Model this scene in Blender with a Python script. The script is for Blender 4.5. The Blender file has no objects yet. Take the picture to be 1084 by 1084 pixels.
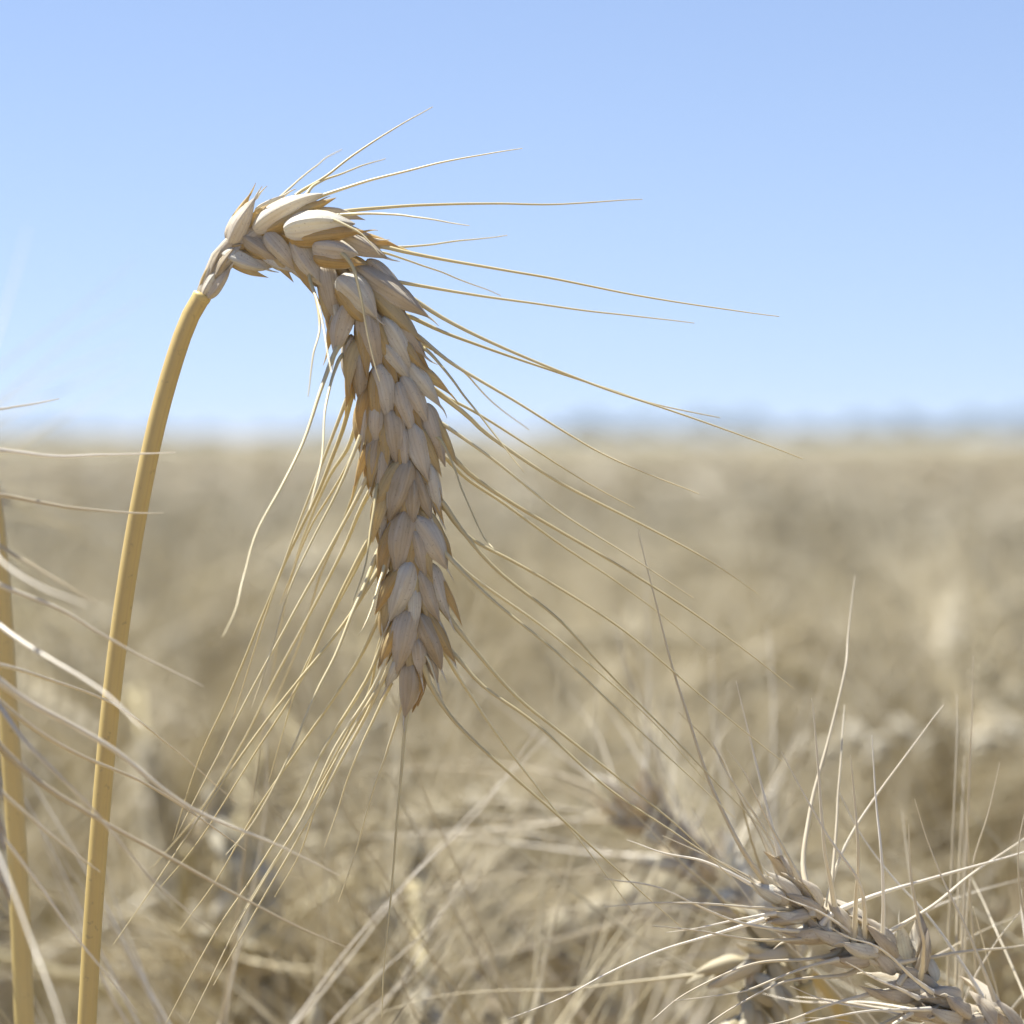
import bpy, math, random
import numpy as np

# ------------------------------------------------------------------ camera, world, sun, exposure
SC = bpy.context.scene
CAM_Z, FOCUS, LENS, SENSOR, HORIZON = 0.90, 0.55, 50.0, 16.0, 464.0
K = 1084.0 * LENS / SENSOR                       # pixels of the photograph per unit of x / depth
cam = bpy.data.cameras.new('camera')
cam.lens, cam.sensor_width, cam.sensor_fit = LENS, SENSOR, 'HORIZONTAL'
cam.shift_y = -(542.0 - HORIZON) / 1084.0
cam.clip_start, cam.clip_end = 0.02, 20000
cam.dof.use_dof = True
cam.dof.focus_distance = FOCUS
cam.dof.aperture_fstop = 7.0
cam.dof.aperture_blades = 0
camo = bpy.data.objects.new('camera', cam)
SC.collection.objects.link(camo)
camo.location = (0, 0, CAM_Z)
camo.rotation_euler = (math.radians(90), 0, 0)
SC.camera = camo

SUN_EL, SUN_AZ = math.radians(65), math.radians(-64)      # azimuth from +Y (away from the camera), negative = left
sun_dir = np.array([math.cos(SUN_EL) * math.sin(SUN_AZ), math.cos(SUN_EL) * math.cos(SUN_AZ), math.sin(SUN_EL)])
world = bpy.data.worlds.new('World')
SC.world = world
world.use_nodes = True
wn, wl = world.node_tree.nodes, world.node_tree.links
sky = wn.new('ShaderNodeTexSky')
sky.sky_type = 'NISHITA'
sky.sun_disc = False
sky.sun_elevation = SUN_EL
sky.sun_rotation = SUN_AZ
sky.altitude = 100
sky.air_density = 0.7
sky.dust_density = 0.25
sky.ozone_density = 3.0
wc = wn.new('ShaderNodeTexCoord')                 # a clear dry sky: the pale band at the horizon is kept narrow
wm = wn.new('ShaderNodeVectorMath'); wm.operation = 'MULTIPLY_ADD'
wm.inputs[1].default_value, wm.inputs[2].default_value = (1, 1, .62), (0, 0, .064)
wl.new(wc.outputs['Generated'], wm.inputs[0]); wl.new(wm.outputs[0], sky.inputs[0])
wt = wn.new('ShaderNodeVectorMath'); wt.operation = 'MULTIPLY'      # white balance of the sky light
wt.inputs[1].default_value = (1.08, .97, .99)
wl.new(sky.outputs[0], wt.inputs[0])
bg = wn['Background']
wl.new(wt.outputs[0], bg.inputs[0])
bg.inputs[1].default_value = 0.072
sl = bpy.data.lights.new('sun', 'SUN')
sl.energy, sl.angle, sl.color = 4.9, math.radians(0.53), (1.0, 0.95, 0.87)
so = bpy.data.objects.new('sun', sl)
SC.collection.objects.link(so)
from mathutils import Vector
so.rotation_euler = Vector(-sun_dir).to_track_quat('-Z', 'Y').to_euler()
so.location = (-2, 2, 6)
SC.view_settings.view_transform = 'Standard'
SC.view_settings.look = 'None'
SC.view_settings.exposure = 1.17
SC.view_settings.gamma = 1
SC.render.engine = 'CYCLES'
SC.cycles.max_bounces = 7
SC.cycles.diffuse_bounces = 4
SC.cycles.transmission_bounces = 5
SC.cycles.use_denoising = True

# ------------------------------------------------------------------ helpers
rng = np.random.default_rng(7)
random.seed(7)


def at(px, py, d=FOCUS):
    """a pixel of the photograph at depth d -> a point of the place"""
    return np.array([(px - 542.0) / K * d, d, CAM_Z - (py - HORIZON) / K * d])


def nrm(v):
    v = np.asarray(v, float)
    return v / (np.linalg.norm(v) + 1e-12)


def spline(pts, n):
    """centripetal-ish Catmull-Rom through pts, n samples evenly spaced by arc length"""
    p = np.asarray(pts, float)
    if len(p) == 2:
        t = np.linspace(0, 1, n)[:, None]
        return p[0] * (1 - t) + p[1] * t
    q = np.vstack([2 * p[0] - p[1], p, 2 * p[-1] - p[-2]])
    out = []
    for i in range(len(p) - 1):
        p0, p1, p2, p3 = q[i:i + 4]
        t = np.linspace(0, 1, 16, endpoint=False)[:, None]
        out.append(.5 * ((2 * p1) + (-p0 + p2) * t + (2 * p0 - 5 * p1 + 4 * p2 - p3) * t ** 2
                         + (-p0 + 3 * p1 - 3 * p2 + p3) * t ** 3))
    out = np.vstack(out + [p[-1:]])
    s = np.r_[0, np.cumsum(np.linalg.norm(np.diff(out, axis=0), axis=1))]
    u = np.linspace(0, s[-1], n)
    return np.stack([np.interp(u, s, out[:, k]) for k in range(3)], 1)


class MB:
    """collects quads and a 4-channel point attribute (u, v, random, kind)"""
    def __init__(self):
        self.v, self.f, self.a, self.n = [], [], [], 0

    def add(self, v, f, a):
        self.v.append(v); self.f.append(np.asarray(f, np.int32) + self.n); self.a.append(a)
        self.n += len(v)
        return self

    def arrays(self):
        return np.vstack(self.v), np.vstack(self.f), np.vstack(self.a)

    def mesh(self, name, mat, origin=(0, 0, 0), smooth=True):
        v, f, a = self.arrays()
        return mesh_from(name, v - np.asarray(origin), f, a, mat, smooth)


def mesh_from(name, v, f, a, mat, smooth=True):
    me = bpy.data.meshes.new(name)
    me.vertices.add(len(v))
    me.vertices.foreach_set('co', np.ascontiguousarray(v, np.float32).ravel())
    k = f.shape[1]
    me.loops.add(f.size)
    me.loops.foreach_set('vertex_index', np.ascontiguousarray(f, np.int32).ravel())
    me.polygons.add(len(f))
    me.polygons.foreach_set('loop_start', np.arange(0, f.size, k, dtype=np.int32))
    me.polygons.foreach_set('use_smooth', np.full(len(f), smooth))
    at_ = me.attributes.new('hv', 'FLOAT_COLOR', 'POINT')
    at_.data.foreach_set('color', np.ascontiguousarray(a, np.float32).ravel())
    me.update(calc_edges=True)
    me.validate()
    me.materials.append(mat)
    return me


def link(name, me, parent=None, **props):
    o = bpy.data.objects.new(name, me)
    SC.collection.objects.link(o)
    if parent is not None:
        o.parent = parent
    for k, val in props.items():
        if val:
            o[k] = val
    return o


def thing(name, loc, label, cat, group=None):
    o = bpy.data.objects.new(name, None)
    o.empty_display_size = 0.02
    SC.collection.objects.link(o)
    o.location = loc
    o['label'], o['category'] = label, cat
    if group:
        o['group'] = group
    return o


def frames(p):
    """parallel-transported frames along a path"""
    t = np.gradient(p, axis=0)
    t /= np.linalg.norm(t, axis=1)[:, None] + 1e-12
    x = np.zeros_like(p)
    r = np.array([0.31, -0.9, 0.2])
    x0 = nrm(r - t[0] * (r @ t[0]))
    for i in range(len(p)):
        x0 = nrm(x0 - t[i] * (x0 @ t[i]))
        x[i] = x0
    return t, x, np.cross(t, x)


def tube(mb, p, r, sides=6, rnd=0.5, kind=0.0, flat=1.0):
    p = np.asarray(p, float)
    n = len(p)
    r = np.broadcast_to(np.asarray(r, float), (n,))
    t, x, y = frames(p)
    th = np.linspace(0, 2 * np.pi, sides, endpoint=False)
    v = (p[:, None] + r[:, None, None] * (np.cos(th)[None, :, None] * x[:, None]
                                          + flat * np.sin(th)[None, :, None] * y[:, None])).reshape(-1, 3)
    i = np.arange(n - 1)[:, None] * sides
    j = np.arange(sides)[None]
    k = (j + 1) % sides
    f = np.stack([i + j, i + k, i + sides + k, i + sides + j], -1).reshape(-1, 4)
    a = np.zeros((n * sides, 4))
    a[:, 0] = np.repeat(np.linspace(0, 1, n), sides)
    a[:, 1] = np.tile(th / (2 * np.pi), n)
    a[:, 2], a[:, 3] = rnd, kind
    mb.add(v, f, a)
    if sides >= 5:                               # small end caps
        for e, c in ((0, p[0]), (n - 1, p[-1])):
            b = np.arange(sides) + e * sides
            vv = np.vstack([v[b], c[None]])
            ff = [[q, (q + 1) % sides, sides, sides] for q in range(sides)]
            ff = np.array([[q, (q + 1) % sides, sides, (q + 1) % sides] for q in range(sides)])
            # as thin quads: use two neighbouring rim points and the centre
            ff = np.array([[q, (q + 1) % sides, (q + 2) % sides, sides] for q in range(0, sides - 1, 2)])
            mb.add(vv, ff, a[b[np.r_[0:sides, 0]]])


FU = np.array([0, .05, .13, .23, .35, .5, .64, .77, .87, .94, 1.0])
FW = np.array([.40, .66, .87, .98, 1.0, .93, .75, .47, .25, .12, .02])
FB = np.array([.38, .66, .87, .98, 1.0, .96, .86, .70, .52, .34, .04])      # blunter, for glumes


def husk(mb, base, A, O, L, W, D, g, nu=14, nv=14, blunt=0.0, bow=0.25, rnd=None, kind=0.0, side=0.0, keel=.2, ridge=1.6):
    """one chaff scale: a boat-shaped shell, convex towards O, with a keel and a pointed beak"""
    A = nrm(A)
    O = nrm(O - A * (O @ A))
    X = np.cross(A, O)
    u = np.linspace(0, 1, nu + 1) ** .92
    f = np.interp(u, FU, FW) * (1 - blunt) + np.interp(u, FU, FB) * blunt
    th = np.linspace(0, 2 * np.pi, nv, endpoint=False)
    tt = (th + np.pi) % (2 * np.pi) - np.pi
    kp = .5 * (g.random() - .5)
    c = np.where(np.cos(th) > 0, (1 - np.abs(np.sin(th - .12 * kp)) ** ridge) * .96, .30 * np.cos(th))
    kl = keel * np.exp(-((tt - kp) / .20) ** 2)
    flare = 1 + .12 * np.exp(-((np.abs(tt) - 1.65) / .16) ** 2)
    ph = g.random(4) * 6.28
    wr = .06 * np.sin(6.5 * u[:, None] + 2.2 * np.sin(tt)[None] + ph[0]) \
        + .03 * np.sin(11 * u[:, None] - 3.1 * np.sin(tt + .7)[None] + ph[1]) \
        + .035 * np.sin(9 * tt + ph[2])[None] * np.sin(np.pi * u)[:, None] * (np.cos(th) > -.2)[None]
    x = (W / 2) * f[:, None] * (np.sin(th) * flare)[None] * (1 + wr * .5)
    z = D * f[:, None] * (c[None] + kl[None] * (f[:, None] > .1) + wr)
    zc = -bow * L * (u - .28) ** 2 + .02 * L * np.sin(3 * u + ph[2])
    xc = side * L * u ** 2 + .015 * L * np.sin(4 * u + ph[3])
    P = base[None, None] + (u * L)[:, None, None] * A + (x + xc[:, None])[..., None] * X + (z + zc[:, None])[..., None] * O
    v = P.reshape(-1, 3)
    i = np.arange(nu)[:, None] * nv
    j = np.arange(nv)[None]
    k = (j + 1) % nv
    fc = np.stack([i + j, i + k, i + nv + k, i + nv + j], -1).reshape(-1, 4)
    a = np.zeros((len(v), 4))
    a[:, 0] = np.repeat(u, nv)
    a[:, 1] = np.tile(th / (2 * np.pi), nu + 1)
    a[:, 2] = g.random() if rnd is None else rnd
    a[:, 3] = kind
    mb.add(v, fc, a)
    return P[-1].mean(0), P[-3].mean(0)


def ribbon(mb, p, w, side, rnd, kind=0.0, cup=.25):
    """a dry leaf blade: a thin folded strip with thickness"""
    p = np.asarray(p, float)
    n = len(p)
    t = np.gradient(p, axis=0)
    t /= np.linalg.norm(t, axis=1)[:, None]
    s = np.cross(t, side)
    s /= np.linalg.norm(s, axis=1)[:, None] + 1e-9
    nn = np.cross(s, t)
    w = np.asarray(w)[:, None]
    ring = [p - s * w + nn * w * cup, p - nn * w * .12, p + s * w + nn * w * cup, p + nn * (w * .06)]
    v = np.stack(ring, 1).reshape(-1, 3)
    i = np.arange(n - 1)[:, None] * 4
    j = np.arange(4)[None]
    k = (j + 1) % 4
    f = np.stack([i + j, i + k, i + 4 + k, i + 4 + j], -1).reshape(-1, 4)
    a = np.zeros((len(v), 4))
    a[:, 0] = np.repeat(np.linspace(0, 1, n), 4)
    a[:, 1] = np.tile([0, .5, 1, .5], n)
    a[:, 2], a[:, 3] = rnd, kind
    mb.add(v, f, a)


# ------------------------------------------------------------------ materials
def material(name):
    m = bpy.data.materials.new(name)
    m.use_nodes = True
    nt = m.node_tree
    nt.nodes.clear()
    return m, nt, nt.nodes.new, nt.links.new


def plant_material(name, ramp, tip, streak, translucent, rough, rib_scale, noise_scale, bump, spec=.35, vary=.35, speck=.0):
    """dry straw: streaks along the length, a per-scale shade, weathered tips, fine nerves, some light coming through"""
    m, nt, N, Lk = material(name)
    at_ = N('ShaderNodeAttribute'); at_.attribute_name = 'hv'
    sep = N('ShaderNodeSeparateColor'); Lk(at_.outputs['Color'], sep.inputs[0])
    tc = N('ShaderNodeTexCoord')
    comb = N('ShaderNodeCombineXYZ')
    mu = N('ShaderNodeMath'); mu.operation = 'MULTIPLY'; mu.inputs[1].default_value = 1.6
    Lk(sep.outputs[0], mu.inputs[0])
    mv = N('ShaderNodeMath'); mv.operation = 'MULTIPLY'; mv.inputs[1].default_value = rib_scale
    Lk(sep.outputs[1], mv.inputs[0])
    mr = N('ShaderNodeMath'); mr.operation = 'MULTIPLY'; mr.inputs[1].default_value = 57.0
    Lk(sep.outputs[2], mr.inputs[0])
    Lk(mu.outputs[0], comb.inputs[0]); Lk(mv.outputs[0], comb.inputs[1]); Lk(mr.outputs[0], comb.inputs[2])
    st = N('ShaderNodeTexNoise'); st.inputs['Scale'].default_value = 1.0; st.inputs['Detail'].default_value = 4
    Lk(comb.outputs[0], st.inputs['Vector'])
    no = N('ShaderNodeTexNoise'); no.inputs['Scale'].default_value = noise_scale; no.inputs['Detail'].default_value = 5
    Lk(tc.outputs['Object'], no.inputs['Vector'])
    # shade index = random + streak + blotches
    a1 = N('ShaderNodeMath'); a1.operation = 'MULTIPLY_ADD'
    a1.inputs[1].default_value = vary; a1.inputs[2].default_value = .5 - vary / 2 - streak / 2 - .15
    Lk(sep.outputs[2], a1.inputs[0])
    a2 = N('ShaderNodeMath'); a2.operation = 'MULTIPLY_ADD'; a2.inputs[1].default_value = streak
    Lk(st.outputs['Fac'], a2.inputs[0]); Lk(a1.outputs[0], a2.inputs[2])
    a3 = N('ShaderNodeMath'); a3.operation = 'MULTIPLY_ADD'; a3.inputs[1].default_value = .3
    Lk(no.outputs['Fac'], a3.inputs[0]); Lk(a2.outputs[0], a3.inputs[2])
    cr = N('ShaderNodeValToRGB')
    els = cr.color_ramp.elements
    for q, (p, c) in enumerate(ramp):
        e = els[q] if q < 2 else els.new(p)
        e.position, e.color = p, (*c, 1)
    Lk(a3.outputs[0], cr.inputs[0])
    col = cr.outputs[0]
    # weathered tip
    tr = N('ShaderNodeMapRange'); tr.inputs[1].default_value = .62; tr.inputs[2].default_value = 1.0
    tr.inputs[3].default_value = 0; tr.inputs[4].default_value = 1
    Lk(sep.outputs[0], tr.inputs[0])
    tm = N('ShaderNodeMath'); tm.operation = 'MULTIPLY'; Lk(tr.outputs[0], tm.inputs[0])
    r2 = N('ShaderNodeMapRange'); r2.inputs[1].default_value = .35; r2.inputs[2].default_value = .7
    r2.inputs[3].default_value = 0; r2.inputs[4].default_value = .85
    Lk(st.outputs['Fac'], r2.inputs[0]); Lk(r2.outputs[0], tm.inputs[1])
    mx = N('ShaderNodeMix'); mx.data_type = 'RGBA'
    Lk(tm.outputs[0], mx.inputs[0]); Lk(col, mx.inputs[6]); mx.inputs[7].default_value = (*tip, 1)
    col = mx.outputs[2]
    if speck:
        sn = N('ShaderNodeTexNoise'); sn.inputs['Scale'].default_value = noise_scale * 9; sn.inputs['Detail'].default_value = 2
        Lk(tc.outputs['Object'], sn.inputs['Vector'])
        sr = N('ShaderNodeMapRange'); sr.inputs[1].default_value = .65; sr.inputs[2].default_value = .72
        sr.inputs[3].default_value = 0; sr.inputs[4].default_value = speck
        Lk(sn.outputs['Fac'], sr.inputs[0])
        m2 = N('ShaderNodeMix'); m2.data_type = 'RGBA'
        Lk(sr.outputs[0], m2.inputs[0]); Lk(col, m2.inputs[6]); m2.inputs[7].default_value = (.16, .12, .085, 1)
        col = m2.outputs[2]
    if speck and rib_scale < 12:
        # papery margins: a pale line along both edges of a scale
        c4 = N('ShaderNodeMath'); c4.operation = 'MULTIPLY'; c4.inputs[1].default_value = 4 * math.pi
        Lk(sep.outputs[1], c4.inputs[0])
        cs = N('ShaderNodeMath'); cs.operation = 'COSINE'; Lk(c4.outputs[0], cs.inputs[0])
        mr_ = N('ShaderNodeMapRange'); mr_.inputs[1].default_value = -.55; mr_.inputs[2].default_value = -.98
        mr_.inputs[3].default_value = 0; mr_.inputs[4].default_value = .6
        Lk(cs.outputs[0], mr_.inputs[0])
        m5 = N('ShaderNodeMix'); m5.data_type = 'RGBA'
        Lk(mr_.outputs[0], m5.inputs[0]); Lk(col, m5.inputs[6]); m5.inputs[7].default_value = (.76, .70, .56, 1)
        col = m5.outputs[2]
        # veins
        vn = N('ShaderNodeTexWave'); vn.bands_direction = 'Y'; vn.inputs['Scale'].default_value = .55
        vn.inputs['Distortion'].default_value = 2.5; vn.inputs['Detail'].default_value = 2
        Lk(comb.outputs[0], vn.inputs['Vector'])
        v5 = N('ShaderNodeMapRange'); v5.inputs[1].default_value = .1; v5.inputs[2].default_value = .6
        v5.inputs[3].default_value = .13; v5.inputs[4].default_value = 0
        Lk(vn.outputs['Fac'], v5.inputs[0])
        m6 = N('ShaderNodeMix'); m6.data_type = 'RGBA'
        Lk(v5.outputs[0], m6.inputs[0]); Lk(col, m6.inputs[6]); m6.inputs[7].default_value = (.34, .27, .18, 1)
        col = m6.outputs[2]
    pb = N('ShaderNodeBsdfPrincipled')
    pb.inputs['Roughness'].default_value = rough
    pb.inputs['Specular IOR Level'].default_value = spec
    Lk(col, pb.inputs['Base Color'])
    if bump:
        wv = N('ShaderNodeTexWave'); wv.bands_direction = 'Y'; wv.inputs['Scale'].default_value = 1.0
        wv.inputs['Distortion'].default_value = 1.2
        wv.inputs['Detail'].default_value = 2
        Lk(comb.outputs[0], wv.inputs['Vector'])
        ad = N('ShaderNodeMath'); ad.operation = 'MULTIPLY_ADD'; ad.inputs[1].default_value = .8
        Lk(st.outputs['Fac'], ad.inputs[0]); Lk(wv.outputs['Fac'], ad.inputs[2])
        bp = N('ShaderNodeBump'); bp.inputs['Strength'].default_value = bump; bp.inputs['Distance'].default_value = .0004
        Lk(ad.outputs[0], bp.inputs['Height']); Lk(bp.outputs[0], pb.inputs['Normal'])
    out = N('ShaderNodeOutputMaterial')
    if translucent:
        tl = N('ShaderNodeBsdfTranslucent')
        hs = N('ShaderNodeHueSaturation'); hs.inputs['Saturation'].default_value = 1.35
        Lk(col, hs.inputs['Color']); Lk(hs.outputs[0], tl.inputs['Color'])
        ms = N('ShaderNodeMixShader'); ms.inputs[0].default_value = translucent
        Lk(pb.outputs[0], ms.inputs[1]); Lk(tl.outputs[0], ms.inputs[2]); Lk(ms.outputs[0], out.inputs[0])
    else:
        Lk(pb.outputs[0], out.inputs[0])
    return m


M_HUSK = plant_material('dry_chaff', [(.2, (0.611, 0.522, 0.367)), (.5, (0.798, 0.737, 0.612)), (.8, (0.880, 0.880, 0.789))],
                        (0.253, 0.207, 0.177), .6, .40, .66, 9.0, 260.0, .25, spec=.2, vary=.5, speck=.35)
M_LEMMA = plant_material('inner_chaff', [(.2, (0.672, 0.478, 0.207)), (.5, (0.820, 0.670, 0.362)), (.8, (0.880, 0.806, 0.543))],
                         (0.377, 0.287, 0.194), .45, .52, .62, 9.0, 260.0, .35, spec=.25, vary=.35, speck=.25)
M_AWN = plant_material('awn_straw', [(.2, (0.616, 0.524, 0.275)), (.5, (0.745, 0.664, 0.408)), (.8, (0.821, 0.756, 0.530))],
                       (0.778, 0.680, 0.459), .3, .22, .38, 2.0, 220.0, 0, spec=.5, vary=.4)
M_STEM = plant_material('straw_stem', [(.2, (0.555, 0.413, 0.139)), (.5, (0.726, 0.567, 0.220)), (.8, (0.800, 0.661, 0.311))],
                        (0.555, 0.408, 0.161), .45, .10, .42, 26.0, 90.0, .12, spec=.5, vary=.2, speck=.25)
M_LEAF = plant_material('dry_leaf', [(.2, (.42, .33, .20)), (.5, (.53, .45, .31)), (.8, (.64, .58, .46))],
                        (.45, .36, .24), .5, .3, .5, 6.0, 60.0, 0, vary=.5)
M_EAR = plant_material('field_ear_chaff', [(.2, (0.473, 0.414, 0.266)), (.5, (0.594, 0.545, 0.396)), (.8, (0.704, 0.654, 0.532))],
                       (0.484, 0.425, 0.317), .4, .30, .55, 6.0, 120.0, 0, vary=.6)
M_STRAW = plant_material('field_stalk', [(.2, (0.456, 0.379, 0.187)), (.5, (0.570, 0.498, 0.286)), (.8, (0.661, 0.600, 0.385))],
                         (0.513, 0.464, 0.308), .4, .25, .5, 10.0, 60.0, 0, vary=.5)
M_BLADE = plant_material('field_leaf', [(.2, (0.403, 0.350, 0.227)), (.5, (0.526, 0.484, 0.363)), (.8, (0.650, 0.611, 0.510))],
                         (0.470, 0.411, 0.295), .5, .3, .5, 6.0, 60.0, 0, vary=.5)
M_BEARD = plant_material('field_awn', [(.2, (0.500, 0.422, 0.251)), (.5, (0.617, 0.548, 0.365)), (.8, (0.724, 0.665, 0.502))],
                         (0.638, 0.570, 0.418), .3, .22, .45, 2.0, 220.0, 0, spec=.4, vary=.5)
M_PALE = plant_material('sunlit_awn', [(.2, (.62, .54, .37)), (.5, (.78, .72, .57)), (.8, (.86, .82, .72))],
                        (.82, .77, .64), .3, .25, .33, 2.0, 220.0, 0, spec=.6, vary=.6)  # awn straw lightened: the white sparkle of sunlight is put into its colour
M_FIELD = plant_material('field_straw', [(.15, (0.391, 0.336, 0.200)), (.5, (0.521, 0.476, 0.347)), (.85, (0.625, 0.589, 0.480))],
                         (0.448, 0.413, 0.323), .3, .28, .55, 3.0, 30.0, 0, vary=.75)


def simple_material(name, c1, c2, scale, rough=.9, c3=None, bump=0):
    m, nt, N, Lk = material(name)
    tc = N('ShaderNodeTexCoord')
    no = N('ShaderNodeTexNoise'); no.inputs['Scale'].default_value = scale; no.inputs['Detail'].default_value = 8
    no.inputs['Roughness'].default_value = .65
    Lk(tc.outputs['Object'], no.inputs['Vector'])
    cr = N('ShaderNodeValToRGB')
    cr.color_ramp.elements[0].position, cr.color_ramp.elements[0].color = .35, (*c1, 1)
    cr.color_ramp.elements[1].position, cr.color_ramp.elements[1].color = .65, (*c2, 1)
    Lk(no.outputs['Fac'], cr.inputs[0])
    pb = N('ShaderNodeBsdfPrincipled')
    pb.inputs['Roughness'].default_value = rough
    pb.inputs['Specular IOR Level'].default_value = .2
    Lk(cr.outputs[0], pb.inputs['Base Color'])
    if bump:
        bp = N('ShaderNodeBump'); bp.inputs['Strength'].default_value = bump; bp.inputs['Distance'].default_value = .05
        Lk(no.outputs['Fac'], bp.inputs['Height']); Lk(bp.outputs[0], pb.inputs['Normal'])
    out = N('ShaderNodeOutputMaterial'); Lk(pb.outputs[0], out.inputs[0])
    return m


# ------------------------------------------------------------------ ground and far field
M_SOIL = simple_material('straw_strewn_soil', (.16, .115, .07), (.36, .28, .17), 14.0, bump=.5)
M_CANOPY = simple_material('far_wheat', (.19, .17, .11), (.295, .27, .183), .9, bump=.6)  # darkened: the self-shadow among the stalks is put into the colour

R_, T_ = 80, 96
rad = np.r_[0.0, np.geomspace(.5, 2900, R_)]
ang = np.linspace(0, 2 * np.pi, T_, endpoint=False)
gv = np.stack([np.outer(rad, np.sin(ang)), np.outer(rad, np.cos(ang)), np.zeros((R_ + 1, T_))], -1).reshape(-1, 3)
ii = np.arange(R_)[:, None] * T_
jj = np.arange(T_)[None]
kk = (jj + 1) % T_
gf = np.stack([ii + jj, ii + T_ + jj, ii + T_ + kk, ii + kk], -1).reshape(-1, 4)
link('ground', mesh_from('ground', gv, gf, np.zeros((len(gv), 4)), M_SOIL), kind='structure')


def far_field():
    nr, na = 420, 420
    rad = np.geomspace(16, 2850, nr)
    ang = np.radians(np.linspace(-75, 75, na))
    g = np.random.default_rng(3)
    x, y = np.outer(rad, np.sin(ang)), np.outer(rad, np.cos(ang))
    z = np.full_like(x, .765)
    z += (g.random(x.shape) - .5) * np.clip(rad[:, None] / 40, 1, 4) * .07
    for k in range(6):
        w = g.random(2) * .9
        z += .012 * np.sin(x * w[0] + y * w[1] * .6 + g.random() * 6)
    z[0] -= .35                                   # front edge sinks among the stalks
    z -= np.clip((rad[:, None] - 1200) / 3000, 0, 1) * .5
    v = np.stack([x, y, z], -1).reshape(-1, 3)
    i = np.arange(nr - 1)[:, None] * na
    j = np.arange(na - 1)[None]
    f = np.stack([i + j, i + na + j, i + na + j + 1, i + j + 1], -1).reshape(-1, 4)
    o = link('wheat_canopy', mesh_from('wheat_canopy', v, f, np.full((len(v), 4), .5), M_CANOPY), kind='stuff')
    o['label'] = 'far tan wheat canopy running flat to the horizon'
    o['category'] = 'wheat field'


far_field()

# ------------------------------------------------------------------ the wheat ear


def ear_scales(path, normal, n, g, size=1.0, ang=.42, twist=(0., 0.), nu=14, nv=14, first=.0, lean=0.0, florets=3, glume_sides=(1, -1), ragged=0.0):
    """builds every spikelet of one ear. path: rachis points; normal: the broad side's normal.
    Returns a list of dicts: glume meshes, floret mesh, awn starts (point, direction), centre"""
    P = spline(path, 120)
    T = np.gradient(P, axis=0)
    T /= np.linalg.norm(T, axis=1)[:, None]
    arc = np.r_[0, np.cumsum(np.linalg.norm(np.diff(P, axis=0), axis=1))]
    out = []
    for k in range(n):
        t = first + (1 - first) * k / (n - .6)
        i = min(119, int(t * 119))
        tw = twist[0] * (1 - t) + twist[1] * t
        Tt = T[i]
        N0 = nrm(np.asarray(normal) - Tt * (np.asarray(normal) @ Tt))
        S0 = np.cross(Tt, N0)
        S = S0 * math.cos(tw) + N0 * math.sin(tw)
        N = np.cross(S, Tt)
        s = 1 if k % 2 == 0 else -1
        z = size * np.interp(t, [0, .06, .14, .3, .6, .85, 1], [.55, .72, .95, 1.06, 1.02, .92, .82]) * (1 + .10 * (g.random() - .5))
        if len(glume_sides) == 1:
            z *= np.interp(t, [.1, .28, .5], [.5, .66, 1])
        a = ang * (1 + .3 * (g.random() - .5)) * np.interp(t, [0, .1, .3, .8, 1], [.6, 1.1, 1.1, .95, .75])
        A = nrm(Tt * math.cos(a) + s * S * math.sin(a) + N * .10 * (g.random() - .5) + ragged * .35 * g.normal(size=3))
        B = P[i] + s * S * .0011 * z
        Sd = s * S
        last = k == n - 1
        if last:
            A = nrm(Tt + S * .05)
        d = dict(glumes=[], florets=MB(), awns=[], pos=B + A * .005 * z, side=s, t=t)
        if last:
            Sd = Sd * .2
        # two glumes, on the near and far side of the spikelet, low down
        for q in glume_sides:
            mb = MB()
            ax = nrm(A + q * N * (.20 + .10 * g.random()) + Sd * (.02 + .12 * (g.random() - .5)) + ragged * .25 * g.normal(size=3))
            oo = nrm(q * N * .85 + Sd * .45 + .2 * (g.random(3) - .5))
            tip, _ = husk(mb, B + q * N * .0015 * z - A * .0004 - Sd * .0006 * z, ax, oo, .0098 * z * (1 + .2 * (g.random() - .5) + .15 * ragged),
                          (.0044 + .001 * g.random() - .0012 * ragged) * z, .0019 * z, g, nu, nv, blunt=.55 + .4 * g.random(), bow=.22 + .2 * g.random(), side=.06 * (g.random() - .5))
            d['glumes'].append(mb)
            if g.random() < .5:                                  # the glume's beak
                tb = spline([tip - ax * .0008, tip + ax * .0012 * z, tip + nrm(ax + .3 * Sd) * .0032 * z], 5)
                tube(mb, tb, np.linspace(.00028, .00005, 5), 4, .8)
        # florets fanned between them
        for q in ((1, -1, 0)[:florets]):
            ax = nrm(A + q * N * (.15 + .06 * g.random()) + Sd * (.13 + .16 * g.random() - (.08 if q == 0 else 0)))
            oo = nrm(q * N * .6 + Sd * .9 + .2 * (g.random(3) - .5)) if q else nrm(Sd + .3 * (g.random(3) - .5))
            L = (.0112 if q else .0118) * z * (1 + .14 * (g.random() - .5))
            b = B + q * N * .0008 * z + A * (.0009 if q else .0024) * z + Sd * (.0007 if q else .0004) * z
            tip, pre = husk(d['florets'], b, ax, oo, L, .0040 * z, .0019 * z, g, nu, nv, blunt=.15, bow=.30, kind=.5, side=.05 * (g.random() - .5))
            d['awns'].append((pre, nrm(ax * 1.0 + Sd * .12), q))
        out.append(d)
    return out, P


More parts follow.
